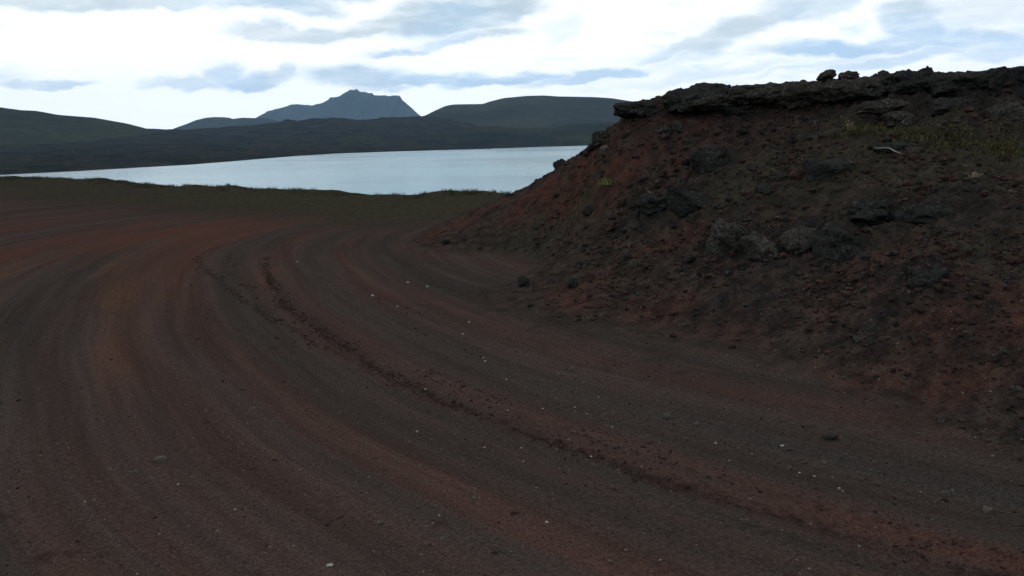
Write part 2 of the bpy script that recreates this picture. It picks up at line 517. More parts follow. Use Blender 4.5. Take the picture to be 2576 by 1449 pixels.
def sheet(name, X, Y, Z, mat, kind='structure', attrs=None, keep=None, label=None, cat=None, some=False):
    r, c = X.shape
    idx = np.arange(r * c).reshape(r, c)
    Fc = np.stack([idx[:-1, :-1], idx[:-1, 1:], idx[1:, 1:], idx[1:, :-1]], -1).reshape(-1, 4)
    V = np.stack([X, Y, Z], -1).reshape(-1, 3)
    if keep is not None:
        Fc = Fc[keep.ravel()[Fc].any(1) if some else keep.ravel()[Fc].all(1)]
        used = np.unique(Fc); mp = np.zeros(r * c, int); mp[used] = np.arange(len(used))
        Fc = mp[Fc]; V = V[used]; attrs = {k: np.asarray(v).ravel()[used] for k, v in (attrs or {}).items()}
    # faces up
    a, b, d = V[Fc[0, 0]], V[Fc[0, 1]], V[Fc[0, 2]]
    if np.cross(b - a, d - a)[2] < 0: Fc = Fc[:, ::-1]
    return put(name, fast_mesh(name, V, Fc, attrs), mat, kind, label, cat)


def blob(x, y, pts):
    """largest of soft round patches, each (measured x, y, radius in metres)"""
    out = np.zeros(x.shape)
    for (cx, cy, r, s) in pts: out = np.maximum(out, s * np.exp(-(((x - cx) ** 2 + (y - cy) ** 2) / r ** 2) ** 1.5))
    return out


def spots(lst):
    o = []
    for (px, py, rpx, s) in lst:
        w = hit(px, py); o.append((w[0], w[1], rpx / FOC * w[1] * 1.5, s))
    return o


RED_SPOTS = spots([(1600, 345, 70, 1), (1720, 350, 80, .7), (1560, 430, 70, 1), (1450, 450, 60, 1), (1350, 500, 60, .9), (1240, 520, 50, .9), (1130, 570, 60, .8), (1800, 280, 60, .5), (1960, 320, 70, .35),
                   (1680, 600, 55, .7), (1750, 590, 40, .6), (2230, 660, 60, .7), (2350, 700, 60, .7), (2500, 820, 110, .9), (2350, 880, 110, .8), (2050, 980, 90, .8), (1850, 960, 90, .7), (1450, 740, 80, .7), (1250, 690, 50, .7),
                   (1650, 790, 70, .6), (2150, 760, 60, .5), (2450, 950, 90, .6), (1800, 860, 80, .6)])
DARK_SPOTS = spots([(1780, 410, 50, .6), (1950, 345, 70, .7), (1700, 520, 80, .6), (1900, 540, 90, .6), (2250, 545, 100, .7), (2480, 560, 90, .6), (2000, 650, 90, .6), (2330, 740, 80, .7), (1850, 780, 90, .5), (2200, 820, 60, .5),
                    (2300, 1090, 120, .6), (2080, 1060, 60, .5), (2450, 1060, 110, .5), (2350, 240, 110, .8), (2500, 260, 120, .8), (2150, 250, 70, .7), (2520, 330, 60, .5), (1800, 300, 60, .5), (1580, 310, 40, .7), (2450, 1180, 130, .4)])
OLIVE_SPOTS = spots([(1950, 440, 150, .9), (2250, 440, 170, .9), (2330, 355, 160, 1), (2500, 400, 150, .9), (1500, 500, 90, .8), (1400, 560, 110, .8), (1300, 600, 80, .7), (1600, 640, 90, .5), (2100, 370, 90, .8), (2500, 620, 80, .6)])
STAINS = spots([(1105, 1318, 16, .55), (110, 1402, 22, .6), (175, 1393, 16, .5), (255, 1400, 12, .4), (8, 1300, 14, .5), (690, 876, 12, .5), (1305, 1290, 10, .3)])
OUTCROP = spots([(1780, 405, 40, .7), (1830, 610, 55, 1), (1930, 620, 60, .9), (2040, 605, 70, .9), (2140, 600, 60, .9), (2230, 540, 80, .8), (2340, 520, 80, .6), (1700, 510, 70, .8), (1620, 520, 50, .7), (2290, 700, 60, .9), (2360, 710, 50, .8),
                 (2200, 290, 60, .8), (2250, 300, 60, .8), (2420, 250, 100, 1), (2520, 240, 100, 1), (2500, 330, 60, .6), (2300, 220, 90, .9), (1850, 300, 50, .5), (1680, 330, 50, .5), (2150, 235, 60, .8), (1800, 790, 50, .5), (2180, 800, 60, .4), (2450, 850, 70, .5)])


def surface(X, Y, mound=False):
    """heights and soil attributes of the near ground"""
    wx, wy = X + .25 * fbm2(X / .8, Y / .8, 3), Y + .25 * fbm2(X / .8 + 40, Y / .8, 3)
    hm = mound_h(X, Y)
    raw = mound_raw(X, Y)
    on = sstep(.02, .30, raw + .10 * fbm2(X / .7, Y / .7, 3))
    toe = sstep(-.05, .09, raw + .07 * fbm2(X / .5, Y / .5, 4))
    z = flat_z(X, Y) + hm
    u, t = track_coords(X, Y)
    verge = sstep(-9.5, -6.0, (Y - edge_y(X)) * .8 + 1.2 * fbm2(X / 2.5, Y / 2.5, 3))
    # road: wheel ruts following the bend
    flatm = 1 - np.maximum(on, verge)
    z = z + flatm * (.010 * fbm2(u / .45, t / 9.0, 4) + .006 * fbm2(u / .16 + 9, t / 4.0, 3))
    u2, t2 = track_coords(X, Y, TRACK2)
    e2 = sstep(0, .6, t2) * (1 - sstep(9.0, 10.4, t2))
    fade = sstep(.3, 2.0, t - 2) * (1 - sstep(18.5, 20.8, t))
    wob = .09 * fbm2(t / .8, t * 0 + 3, 3)
    brk = sstep(-.45, .1, fbm2(t / .55 + 2, t * 0 + 8.2, 3)); wd = .062 * (1 + .7 * fbm2(t / .9, t * 0 + 5, 2))
    r1 = np.exp(-((u - wob) / wd) ** 2) * fade * (.25 + .75 * brk)
    r2 = np.exp(-((u2 - wob) / .05) ** 2) * e2
    lug = fbm2(u / .06, t / .085, 2)
    z = z - flatm * (.018 * r1 + .012 * r2) + flatm * .022 * lug * np.clip(np.exp(-(u / .17) ** 2) * fade + .8 * np.exp(-(u2 / .12) ** 2) * e2, 0, 1)
    stain = blob(X, Y, STAINS)
    near2 = np.exp(-((u - .23) / .07) ** 2) * sstep(.05, .35, lug) * (1 - sstep(10, 13, t)) * .6
    damp = np.clip(stain + near2 + r1 * (.25 + .75 * sstep(-.05, .2, lug + .08)) * .95 + r2 * .75 * sstep(-.2, .3, lug), 0, .95) * flatm
    red = blob(wx, wy, RED_SPOTS) * sstep(-.55, .25, fbm2(X / .45, Y / .45, 4))
    dark = blob(wx, wy, DARK_SPOTS) * sstep(-.4, .35, fbm2(X / .4 + 7, Y / .4, 4)) * .85
    olive = np.maximum(blob(wx, wy, OLIVE_SPOTS) * sstep(-.6, .2, fbm2(X / .6 + 21, Y / .6, 4)), verge * .95)
    out = blob(wx, wy, OUTCROP)
    if mound:
        # scree: lumps, cobbles, and knobbly rock where it comes through
        d1, d2, cv = cell2(X / .115 + .3 * fbm2(X / .2, Y / .2, 2), Y / .115)
        z = z + on * (.045 * (1 - np.clip(d1 / .55, 0, 1) ** 2) * (cv > .45) * cv * sstep(-.25, .3, fbm2(X / 1.1, Y / 1.1, 2)))
        d1, d2, cv = cell2(X / .05, Y / .05)
        z = z + on * .024 * (1 - np.clip(d1 / .6, 0, 1) ** 2) * cv
        z = z + on * (.10 * fbm2(X / 1.3 + 5, Y / 1.3, 4) + .07 * fbm2(X / .3, Y / .3, 4, .6) + .05 * np.maximum(0, fbm2(X / .16 + 3, Y / .16, 3)))
        rr = fbm2(X / .55, Y / .55, 5, .55, True)
        d1, d2, cv = cell2(X / .42 + .5 * fbm2(X / .3, Y / .3, 3), Y / .34)
        knob = (1 - np.clip(d1 / .75, 0, 1) ** 2) * (.3 + cv)
        e1, e2, ev = cell2(X / .17 + .4 * fbm2(X / .15, Y / .15, 2), Y / .15)
        knob2 = (1 - np.clip(e1 / .75, 0, 1) ** 2) * (.3 + ev)
        z = z + on * out * (.15 * rr + .18 * knob + .07 * knob2 + .05 * fbm2(X / .09, Y / .09, 3) - .15)
        dark = np.maximum(dark, out * .7 * sstep(.0, .4, knob))
        red = red * (1 - .6 * out)
    wild = np.maximum(toe, verge)
    xr = np.exp(-((u - .24) / .17) ** 2) * (.45 + .45 * (1 - sstep(8.5, 12, t))) + np.exp(-((u + .1) / .22) ** 2) * .35 + np.exp(-((u - 1.55) / .3) ** 2) * .35
    xg = np.exp(-((u - .85) / .3) ** 2) * .75 + np.exp(-((u + .62) / .16) ** 2) * .6 + np.exp(-((u + 1.75) / .3) ** 2) * .4
    mott = sstep(-.6, .4, fbm2(u / .3, t / 2.5, 4))
    far_red = np.exp(-((Y - 17.0) / 5.0) ** 2) * sstep(-.25, .3, fbm2(u / 1.1, t / 7.0, 4)) * sstep(.0, -1.2, u) * (X < 0) * 1.0
    at_ = dict(across=u, along=t, wild=wild, red=red, dark=dark, olive=olive, damp=damp, extra_red=np.maximum(xr * mott, far_red) * (1 - wild), extra_grey=xg * mott * (1 - wild))
    return z, at_


def polar(r0, r1, nr, a0, a1, na):
    r = np.exp(np.linspace(math.log(r0), math.log(r1), nr)); a = np.radians(np.linspace(a0, a1, na))
    R, A = np.meshgrid(r, a, indexing='ij')
    return R * np.sin(A), R * np.cos(A)


# ------------------------------------------------------------------ setting
LAKE = -13.0
# road
X, Y = polar(1.3, 60, 720, -58, 46, 640)
Z, A = surface(X, Y, True)
mr = mound_raw(X, Y)
past = (Y - edge_y(X)) * .8
brow = past > -6.6
near = mr < .16
Z = Z - .05 * sstep(.115, .16, mr)
sheet('dirt_road', X, Y, Z, SOIL, attrs=A, keep=near & ~brow)
Zv = np.where(near, Z, Z - .3)
sheet('verge', X, Y, Zv, SOIL, attrs=A, keep=brow & (mr < .3), some=True)
# mound
rr = np.concatenate([np.exp(np.linspace(math.log(3.6), math.log(14.5), 690, endpoint=False)), np.exp(np.linspace(math.log(14.5), math.log(30), 90))])
aa = np.radians(np.linspace(-11, 37, 640))
R, Aa = np.meshgrid(rr, aa, indexing='ij')
X, Y = R * np.sin(Aa), R * np.cos(Aa)
Z, A = surface(X, Y, True)
mr = mound_raw(X, Y)
sheet('mound', X, Y, Z + .004 - .05 * (1 - sstep(.08, .125, mr)), SOIL, attrs=A, keep=mr > .07)
# beyond the frame on the right and behind, coarser
X, Y = np.meshgrid(np.linspace(-3, 26, 150), np.linspace(-5, 28, 150), indexing='ij')
Z, A = surface(X, Y)
sheet('mound_back', X, Y, Z - .16, SOIL, attrs=A, keep=mound_raw(X, Y) > .10)
# the whole land under it, out to the horizon
X, Y = polar(.05, 6000, 380, -180, 180, 481)
Rr = np.hypot(X, Y)
Zg = np.where(Y > -60, flat_z(X, Y), 0.0) - .035
Zg = np.where(Rr > 140, Zg + 0 * X, Zg)
Zg = np.where((Y > 60) & (Rr > 150), np.minimum(Zg, -18.5), Zg)
side = sstep(20, 300, -Y)
Zg = Zg * (1 - side) + side * (-.3 + 3 * fbm2(X / 300, Y / 300, 3))
Zg = np.where(Rr > 1150, np.maximum(Zg, -9 + 3 * fbm2(X / 500, Y / 500, 3)) * sstep(1150, 1500, Rr) + Zg * (1 - sstep(1150, 1500, Rr)), Zg)
Xc, Yc = np.clip(X, -60, 60), np.clip(Y, -60, 60)
_, A = surface(Xc, Yc)
out_ = sstep(40, 60, np.hypot(X, Y))
for k in A: A[k] = A[k] * (1 - out_)
A['wild'] = A['wild'] + out_; A['olive'] = A['olive'] + .6 * out_
sheet('ground', X, Y, Zg, SOIL, attrs=A)


def far_material(name, a, b, green, scale, bump=.6, dist=1.0):
    M = Mat(name)
    p = M.pos()
    n1 = M.noise(p, scale, 6, .65); n2 = M.noise(p, scale * 5.3, 6, .7); n3 = M.noise(p, scale * .3, 3, .5)
    col = M.mix(M.rng(n1, .35, .65), a, b)
    col = M.mix(M.rng(n3, .42, .68, 0, .8), col, green)
    col = M.scale(col, M.rng(n2, .2, .8, .65, 1.35))
    return M.done(col, M.bump(n2, bump, dist))


LAVAFIELD = far_material('lava_field_ground', (.009, .010, .010), (.031, .028, .022), (.024, .024, .015), .045, 1.0, 4.0)
GREENHILL = far_material('mossy_hill_ground', (.014, .016, .013), (.023, .024, .017), (.027, .029, .016), .012, .4, 1.5)
ASHHILL = far_material('ash_hill_ground', (.020, .023, .021), (.030, .032, .027), (.033, .036, .026), .010, .3, 1.5)
RIDGE = far_material('shore_ridge_ground', (.010, .013, .012), (.017, .019, .015), (.024, .027, .014), .02, .5, 1.5)
ROCKMT = far_material('mountain_rock', (.018, .024, .025), (.040, .043, .038), (.026, .032, .026), .006, .6, 5.0)


def crest_of(pts, depth):
    w = np.array([at(px, py, depth(px)) for px, py in pts])
    return w[np.argsort(w[:, 0])]


def ridge(name, pts, depth, front, back, zf, zb, mat, amp, lam, nx=240, ny=120, power=1.0, jag=0.0, gully=0.0, crest_noise=.15):
    """a hill whose crest runs through the surveyed skyline; front and back are the run-outs in metres"""
    w = crest_of(pts, depth)
    x = np.linspace(w[0, 0], w[-1, 0], nx)
    cz, cy = np.interp(x, w[:, 0], w[:, 2]), np.interp(x, w[:, 0], w[:, 1])
    k = np.hanning(5); k /= k.sum()
    if jag == 0: cz = np.convolve(np.pad(cz, 2, 'edge'), k, 'valid')
    fr = front(x) if callable(front) else np.full(nx, front)
    v = np.concatenate([np.linspace(-1, 0, ny), np.linspace(0, 1, ny // 3)[1:]])
    Xg, V = np.meshgrid(x, v, indexing='ij')
    Yg = cy[:, None] + np.where(V < 0, V * fr[:, None], V * back)
    s = 1 - np.abs(V)
    prof = np.where(V < 0, s ** power, s) * (1 - .35) + .35 * sstep(0, 1, s)
    base = np.where(V < 0, zf, zb)
    Zg = base + (cz[:, None] - base) * prof
    env = crest_noise + (1 - crest_noise) * np.sin(np.pi * np.clip(s, 0, 1)) 
    Zg = Zg + amp * fbm2(Xg / lam, Yg / lam, 6, .55) * env * np.clip(s * 8, 0, 1)
    if gully: Zg = Zg - gully * np.abs(fbm2(Xg / (lam * .35), Yg / (lam * 2.2) + 3, 4, .5)) * np.sin(np.pi * np.clip(s, 0, 1)) ** .7
    if jag: Zg = Zg + jag * fbm2(Xg / (lam * .22), Yg / (lam * .3), 4, .6, True) * sstep(.55, 1, s)
    return sheet(name, Xg, Yg, Zg, mat)


shoreL = np.array([onz(*p, z=LAKE) for p in [(-260, 462), (0, 440), (200, 430), (480, 414), (640, 401), (750, 392), (850, 386)]])
shoreR = np.array([onz(*p, z=LAKE) for p in [(700, 396), (850, 385.5), (1000, 382), (1100, 380), (1300, 373), (1480, 366), (1700, 357)]])


# lava field along the left shore: rough ground from the water up to its own skyline
def lava_field():
    sky_pts = [(-300, 372), (0, 350), (200, 338), (361, 327), (420, 329), (472, 328.5), (552, 325), (640, 316), (704, 312), (721, 304), (748, 307), (789, 302), (839, 299.5), (903, 305), (945, 303), (961, 299), (1004, 298), (1053, 296), (1110, 300), (1200, 310), (1330, 330)]
    w = crest_of(sky_pts, lambda px: 1000 + .35 * max(px, 0))
    nx, ny = 420, 170
    x = np.linspace(w[0, 0], w[-1, 0], nx)
    cz, cy = np.interp(x, w[:, 0], w[:, 2]), np.interp(x, w[:, 0], w[:, 1])
    # shore as a function of the same lateral lines (lines fan out from shore to crest)
    sh = shoreL[np.argsort(np.arctan2(shoreL[:, 0], shoreL[:, 1]))]
    sh = np.concatenate([sh[np.arctan2(sh[:, 0], sh[:, 1]) < -.2], [[-100, 800, LAKE], [60, 930, LAKE], [220, 1000, LAKE]]])
    i = np.linspace(0, 1, nx)
    d = np.concatenate([[0], np.cumsum(np.hypot(np.diff(sh[:, 0]), np.diff(sh[:, 1])))]); d /= d[-1]
    sx, sy = np.interp(i, d, sh[:, 0]), np.interp(i, d, sh[:, 1])
    v = np.concatenate([np.linspace(-.06, 0, 5)[:-1], np.linspace(0, 1, ny), np.linspace(1, 1.5, 14)[1:]])
    V, I = np.meshgrid(v, np.arange(nx), indexing='ij')
    Xg = sx[I] + (x - sx)[I] * V; Yg = sy[I] + (cy - sy)[I] * V
    Vc = np.clip(V, 0, 1)
    Zg = LAKE + (cz[I] - LAKE) * (.30 * Vc + .70 * Vc ** 1.6) + 1.2 * sstep(0, .01, V) - 40 * np.clip(-V, 0, 1) - 30 * np.clip(V - 1, 0, 1)
    n = fbm2(Xg / 70, Yg / 110, 6, .58, True)
    m = fbm2(Xg / 16, Yg / 40, 4, .6)
    Zg = Zg + (3.4 * n + 2.0 * m) * np.clip(V * 7, 0, 1) * np.where(V > 1, 1 - np.clip((V - 1) * 4, 0, 1), 1) * (1 - .45 * sstep(.75, 1, Vc))
    return sheet('lava_field', Xg, Yg, Zg, LAVAFIELD)


lava_field()
ridge('hill_left', [(-900, 300), (-500, 262), (-250, 256), (0, 270), (54, 277.5), (91, 279), (145, 289), (236, 296), (307, 308.5), (340, 317), (361, 327), (400, 340), (470, 360)], lambda px: 1020, 330, 300, -9, -9, GREENHILL, 5, 160, power=1.1, gully=5)
ridge('hill_right', [(980, 318), (1040, 300), (1057, 293), (1074, 290), (1096, 278.5), (1120, 266.5), (1142, 262.5), (1180, 262), (1215, 261.5), (1233, 255), (1267, 246.5), (1325, 241), (1371, 240), (1402, 242.5), (1494, 244), (1540, 247), (1574, 252.5), (1700, 272), (1900, 300), (2300, 340)],
      lambda px: 1750, 640, 700, -6, -9, ASHHILL, 7, 260, power=.8, gully=7, crest_noise=.05)
ridge('foothill', [(400, 334), (421, 329), (468, 323.5), (487, 311), (505, 299), (520, 296), (536, 294.5), (560, 294.5), (576, 296), (585, 299), (610, 296), (640, 297), (664, 296), (700, 304), (760, 316), (820, 330)], lambda px: 2600, 500, 500, -9, -9, ASHHILL, 5, 200, gully=10, crest_noise=.05)
ridge('shore_ridge', [(640, 392), (720, 372), (789, 350), (851, 347), (880, 340), (912, 333), (949, 336), (1001, 335), (1044, 341), (1083, 338), (1130, 333), (1175, 329), (1200, 321), (1218, 317), (1249, 318), (1310, 323), (1362, 321), (1387, 324), (1424, 314), (1457, 311), (1540, 308), (1700, 306), (1900, 318), (2200, 350)],
      lambda px: 960 + .19 * (px - 640), lambda x: np.interp(x, [-300, -217, -97, 106, 300], [235, 238, 288, 232, 220]), 260, LAKE - 2.5, -9, RIDGE, 3.5, 70, nx=340, power=.9, gully=6, crest_noise=.06)
ridge('mountain', [(560, 322), (620, 308), (661, 296), (678, 281.5), (700, 275), (715, 271), (735, 267), (755, 266), (789, 266), (815, 260), (829, 254), (832, 246.5), (840, 247), (855, 243), (868, 236), (881, 228.5), (892, 231), (897, 226.5), (907, 234), (920, 235), (936, 237), (939, 241.5), (960, 243.5), (979, 245), (1001, 243), (1007, 245.5), (1013, 254), (1031, 271), (1043, 283), (1057, 293), (1090, 312), (1130, 330)],
      lambda px: 4700, 900, 500, -9, -9, ROCKMT, 22, 700, nx=420, ny=170, power=1.0, jag=12, gully=30, crest_noise=.03)

# lake
M = Mat('lake_water')
p = M.pos()
mp = M.n('ShaderNodeMapping'); M.link(p, mp.inputs['Vector']); mp.inputs['Scale'].default_value = (.55, 1.0, 1.0); mp.inputs['Rotation'].default_value = (0, 0, .35)
w1 = M.noise(mp.outputs[0], .9, 5, .62); w2 = M.noise(mp.outputs[0], .11, 4, .55); w3 = M.noise(mp.outputs[0], .012, 3, .5)
nrm = M.bump(w1, .5, .30); nrm = M.bump(w2, .35, .9, nrm)
M.bsdf.inputs['Roughness'].default_value = .16
M.bsdf.inputs['Specular IOR Level'].default_value = .5
M.bsdf.inputs['IOR'].default_value = 1.333
M.link(M.rng(w3, .35, .65, .13, .22), M.bsdf.inputs['Roughness'])
WATER = M.done((.07, .21, .26), nrm)
X, Y = np.meshgrid(np.linspace(-620, 620, 32), np.linspace(70, 1080, 32), indexing='ij')
sheet('lake', X, Y, np.full_like(X, LAKE), WATER)

# ------------------------------------------------------------------ rocks
_ico = {}


def ico(sub):
    if sub not in _ico:
        bm = bmesh.new(); bmesh.ops.create_icosphere(bm, subdivisions=sub, radius=1.0)
        _ico[sub] = (np.array([v.co for v in bm.verts]), np.array([[v.index for v in f.verts] for f in bm.faces])); bm.free()
    return _ico[sub]


def rock_verts(seed, sub, rough=.35, cuts=7, boxy=.35, pit=.05):
    g = np.random.default_rng(seed)
    V, Fc = ico(sub); V = V.copy()
    # squarer than a ball
    V = V / (np.abs(V) ** (2 + 5 * boxy)).sum(1)[:, None] ** (1 / (2 + 5 * boxy)) * .86
    off = g.uniform(-50, 50, 3)
    n = fbm3(V * 1.15 + off, 3, .5)
    V = V * (1 + rough * 1.2 * n)[:, None]
    for _ in range(cuts):                                   # broken faces
        d = g.normal(size=3); d /= np.linalg.norm(d)
        h = g.uniform(.55, .9)
        s = V @ d - h
        V = V - np.where(s > 0, s * .85, 0)[:, None] * d
    return V, Fc


def knobble(V, amount, seed):
    """lumps and pits of lava at their real size"""
    size = V.max(0) - V.min(0); m = float(size.min()); g = np.random.default_rng(seed); off = g.uniform(-50, 50, 3)
    nd = V / (size / 2) ** 2; nd /= np.linalg.norm(nd, axis=1)[:, None] + 1e-9
    lam = max(.55 * m, .02)
    lump = fbm3(V / lam + off, 3, .5)
    fine = fbm3(V / (lam * .28) + off + 9, 4, .6)
    pits = np.clip(fbm3(V / (lam * .5) + off + 31, 2, .5) - .12, 0, 1)
    return V + nd * (m * amount * (1.5 * lump + .5 * fine - 1.5 * pits))[:, None]


def rock(name, px0, py0, px1, py1, depth_m, mat, seed, label, cat, rough=.35, sub=5, boxy=.35, y=None, sink=.18, tilt=0.0, group=None, pit=.06, cuts=7):
    """a rock of the surveyed outline, set into the slope where the sight line to its foot meets the ground"""
    pc = (px0 + px1) / 2
    if y is None:
        w = hit(pc, py1 - (py1 - py0) * .12); y = w[1] + depth_m * .25
    dist = y / ray(pc, py1)[1]
    hx, hz = (px1 - px0) / 2 / FOC * dist, (py1 - py0) / 2 / FOC * dist
    c = at(pc, (py0 + py1) / 2, y)
    V, Fc = rock_verts(seed, sub, rough, cuts, boxy, pit)
    half = np.array([hx, depth_m / 2, hz * (1 + sink)])
    V = V - (V.max(0) + V.min(0)) / 2
    V = V / (V.max(0) - V.min(0)) * 2 * half
    V = knobble(V, pit, seed)
    V = V - (V.max(0) + V.min(0)) / 2
    V = V / (V.max(0) - V.min(0)) * 2 * half
    o = put(name, fast_mesh(name, V, Fc), mat, None, label, cat, group)
    o.location = (c[0], c[1], c[2] - hz * sink + (.035 if name == 'boulder' else 0))
    o.rotation_euler = (0, tilt, 0)
    return o


L = 'rock_ledge'
rock(L, 1543, 250, 1668, 300, .85, LAVA_DARK, 101, 'overhanging snout of dark lava at the left tip of the crest', 'rock ledge', .34, 6, .45, y=12.45, sink=0, pit=.17, cuts=2)
rock(L, 1622, 250, 1690, 288, .7, LAVA, 102, 'low dark lava block between the left snout and the big bulging ledge', 'rock ledge', .34, 6, .45, y=12.75, sink=.1, pit=.17, cuts=2)
rock(L, 1666, 209, 1850, 292, 1.2, LAVA_DARK, 103, 'big bulging dark lava ledge overhanging the red slope', 'rock ledge', .34, 6, .45, y=12.3, sink=0, tilt=-.12, pit=.17, cuts=2)
rock(L, 1728, 236, 1850, 290, .6, LAVA, 104, 'lower lip of lava with a pale lichen patch under the big ledge', 'rock ledge', .34, 6, .45, y=11.95, sink=0, tilt=-.15, pit=.17, cuts=2)
rock(L, 1815, 208, 1995, 268, 1.1, LAVA, 105, 'long flat-topped lava ledge right of the big bulge', 'rock ledge', .34, 6, .45, y=12.0, sink=.05, pit=.17, cuts=2)
rock(L, 1940, 200, 2110, 270, 1.1, LAVA, 106, 'rough lava ledge left of the two balanced stones', 'rock ledge', .34, 6, .45, y=11.7, sink=.05, tilt=-.08, pit=.17, cuts=2)
rock(L, 2020, 196, 2250, 256, 1.3, LAVA, 107, 'lichen-dusted lava crest carrying the two balanced stones', 'rock ledge', .26, 6, .6, y=11.3, sink=.1, tilt=-.03, pit=.17, cuts=2)
rock(L, 2200, 181, 2330, 236, 1.0, LAVA_DARK, 108, 'low lava crest just right of the two balanced stones', 'rock ledge', .34, 6, .45, y=11.0, sink=.2, pit=.17, cuts=2)
rock(L, 2310, 181, 2450, 240, 1.0, LAVA_DARK, 109, 'dark lumpy lava crest midway to the right edge', 'rock ledge', .34, 6, .45, y=10.65, sink=.2, pit=.17, cuts=2)
rock(L, 2430, 171, 2545, 235, .9, LAVA_DARK, 110, 'highest knob of the dark lava crest near the right edge', 'rock ledge', .34, 6, .45, y=10.4, sink=.2, pit=.17, cuts=2)
rock(L, 2520, 180, 2680, 240, .9, LAVA_DARK, 111, 'last stretch of dark lava crest cut by the right edge', 'rock ledge', .34, 6, .45, y=10.2, sink=.2, pit=.17, cuts=2)
rock('balanced_stone', 2055, 176, 2106, 202, .3, LAVA, 121, 'wedge-shaped dark stone, left of the two perched on the crest', 'stone', .5, 5, .1, y=11.15, sink=.0, tilt=-.32, pit=.11, cuts=9)
rock('balanced_stone', 2104, 178, 2164, 202, .3, LAVA, 122, 'long flat dark stone, right of the two perched on the crest', 'stone', .5, 5, .1, y=11.15, sink=.0, tilt=-.04, pit=.11, cuts=9)

BO = 'boulder'
rock(BO, 2023, 404, 2127, 464, .55, LAVA_DARK, 131, 'large rounded black boulder alone on the olive slope', 'boulder', 0.33, 5, .2, pit=.11, cuts=7, sink=.22)
rock(BO, 2192, 364, 2276, 394, .4, LAVA_DARK, 132, 'flat dark rock with a bleached branch lying across it', 'boulder', 0.40, 5, .3, pit=.11, cuts=7, sink=.22)
rock(BO, 1736, 370, 1834, 438, .5, LAVA_DARK, 133, 'dark crumbling lava outcrop on the upper red slope', 'boulder', 0.60, 5, .2, pit=.11, cuts=7, sink=.12)
rock(BO, 2148, 256, 2266, 304, .5, LAVA, 134, 'grey lichen-specked outcrop below the two perched stones', 'boulder', 0.55, 6, .25, pit=.11, cuts=7, sink=.12)
rock(BO, 2224, 286, 2294, 324, .4, LAVA, 135, 'pale-flecked rock at the lower right of the grey outcrop', 'boulder', 0.45, 5, .25, pit=.11, cuts=7, sink=.12)
rock(BO, 1783, 556, 1882, 656, .6, LAVA, 136, 'big lumpy lichen-covered boulder at the left end of the middle outcrop', 'boulder', 0.47, 6, .3, pit=.11, cuts=7, sink=.12)
rock(BO, 1872, 596, 1985, 664, .55, LAVA, 137, 'low rough rock right of the big lumpy boulder', 'boulder', 0.55, 6, .25, pit=.11, cuts=7, sink=.22)
rock(BO, 1965, 575, 2068, 650, .55, LAVA, 138, 'pale-topped rock in the centre of the middle outcrop', 'boulder', 0.50, 6, .3, pit=.11, cuts=7, sink=.12)
rock(BO, 2045, 570, 2160, 668, .6, LAVA_DARK, 139, 'dark hollowed rock at the right end of the middle outcrop', 'boulder', 0.55, 6, .3, pit=.11, cuts=7, sink=.12)
rock(BO, 2130, 508, 2250, 572, .6, LAVA_DARK, 140, 'black lava slab above the right end of the middle outcrop', 'boulder', 0.55, 6, .3, pit=.11, cuts=7, sink=.12)
rock(BO, 2260, 520, 2390, 575, .5, LAVA_DARK, 141, 'black lava hump on the slope right of the middle outcrop', 'boulder', 0.55, 5, .3, pit=.11, cuts=7, sink=.12)
rock(BO, 2192, 654, 2285, 712, .5, CINDER, 142, 'reddish slanting rock below the middle outcrop', 'boulder', 0.50, 5, .4, pit=.11, cuts=7, sink=.12)
rock(BO, 2272, 672, 2376, 738, .5, LAVA_DARK, 143, 'black jagged rock beside the reddish slanting rock', 'boulder', 0.55, 5, .3, pit=.11, cuts=7, sink=.22)
rock(BO, 1596, 492, 1690, 545, .5, LAVA_DARK, 144, 'dark ragged rock at the left of the central slope band', 'boulder', 0.60, 5, .3, pit=.11, cuts=7, sink=.22)
rock(BO, 1676, 470, 1790, 542, .5, LAVA_DARK, 145, 'dark broken rock mass in the central slope band', 'boulder', 0.60, 5, .3, pit=.11, cuts=7, sink=.22)
rock(BO, 1520, 558, 1564, 588, .25, CINDER, 146, 'small layered reddish rock on the left slope', 'boulder', 0.45, 5, .5, pit=.11, cuts=7, sink=.22)
rock(BO, 1465, 523, 1495, 546, .18, LAVA_DARK, 147, 'small smooth dark stone on the left shoulder of the mound', 'boulder', 0.35, 4, .3, pit=.11, cuts=7, sink=.22)
rock(BO, 1488, 333, 1538, 369, .4, LAVA, 148, 'blocky rock jutting from the left shoulder above the lake', 'boulder', 0.50, 5, .2, pit=.11, cuts=7, sink=.22)
rock(BO, 1390, 403, 1436, 434, .35, LAVA_DARK, 149, 'spiky dark rock silhouetted against the lake on the left shoulder', 'boulder', .6, 5, .02, y=15.0, pit=.17, cuts=4, sink=.5)
rock(BO, 1436, 392, 1472, 410, .3, LAVA_DARK, 150, 'low dark rock silhouetted against the lake between two taller ones', 'boulder', .5, 4, .02, y=14.4, pit=.14, cuts=4, sink=.6)
rock(BO, 1505, 370, 1545, 392, .3, STONE, 151, 'pale grey stone on the red slope under the snout', 'boulder', 0.35, 4, .3, pit=.11, cuts=7, sink=.22)
rock(BO, 1690, 310, 1725, 345, .3, LAVA, 152, 'grey fractured stone on the red slope below the ledge', 'boulder', 0.50, 5, .4, pit=.11, cuts=7, sink=.22)
rock(BO, 1645, 322, 1690, 350, .3, LAVA, 153, 'rough grey stone left of the fractured one on the red slope', 'boulder', 0.50, 5, .4, pit=.11, cuts=7, sink=.22)
rock(BO, 1815, 262, 1885, 300, .35, LAVA_DARK, 154, 'dark rock half buried just beneath the ledge', 'boulder', 0.50, 5, .3, pit=.11, cuts=7, sink=.22)
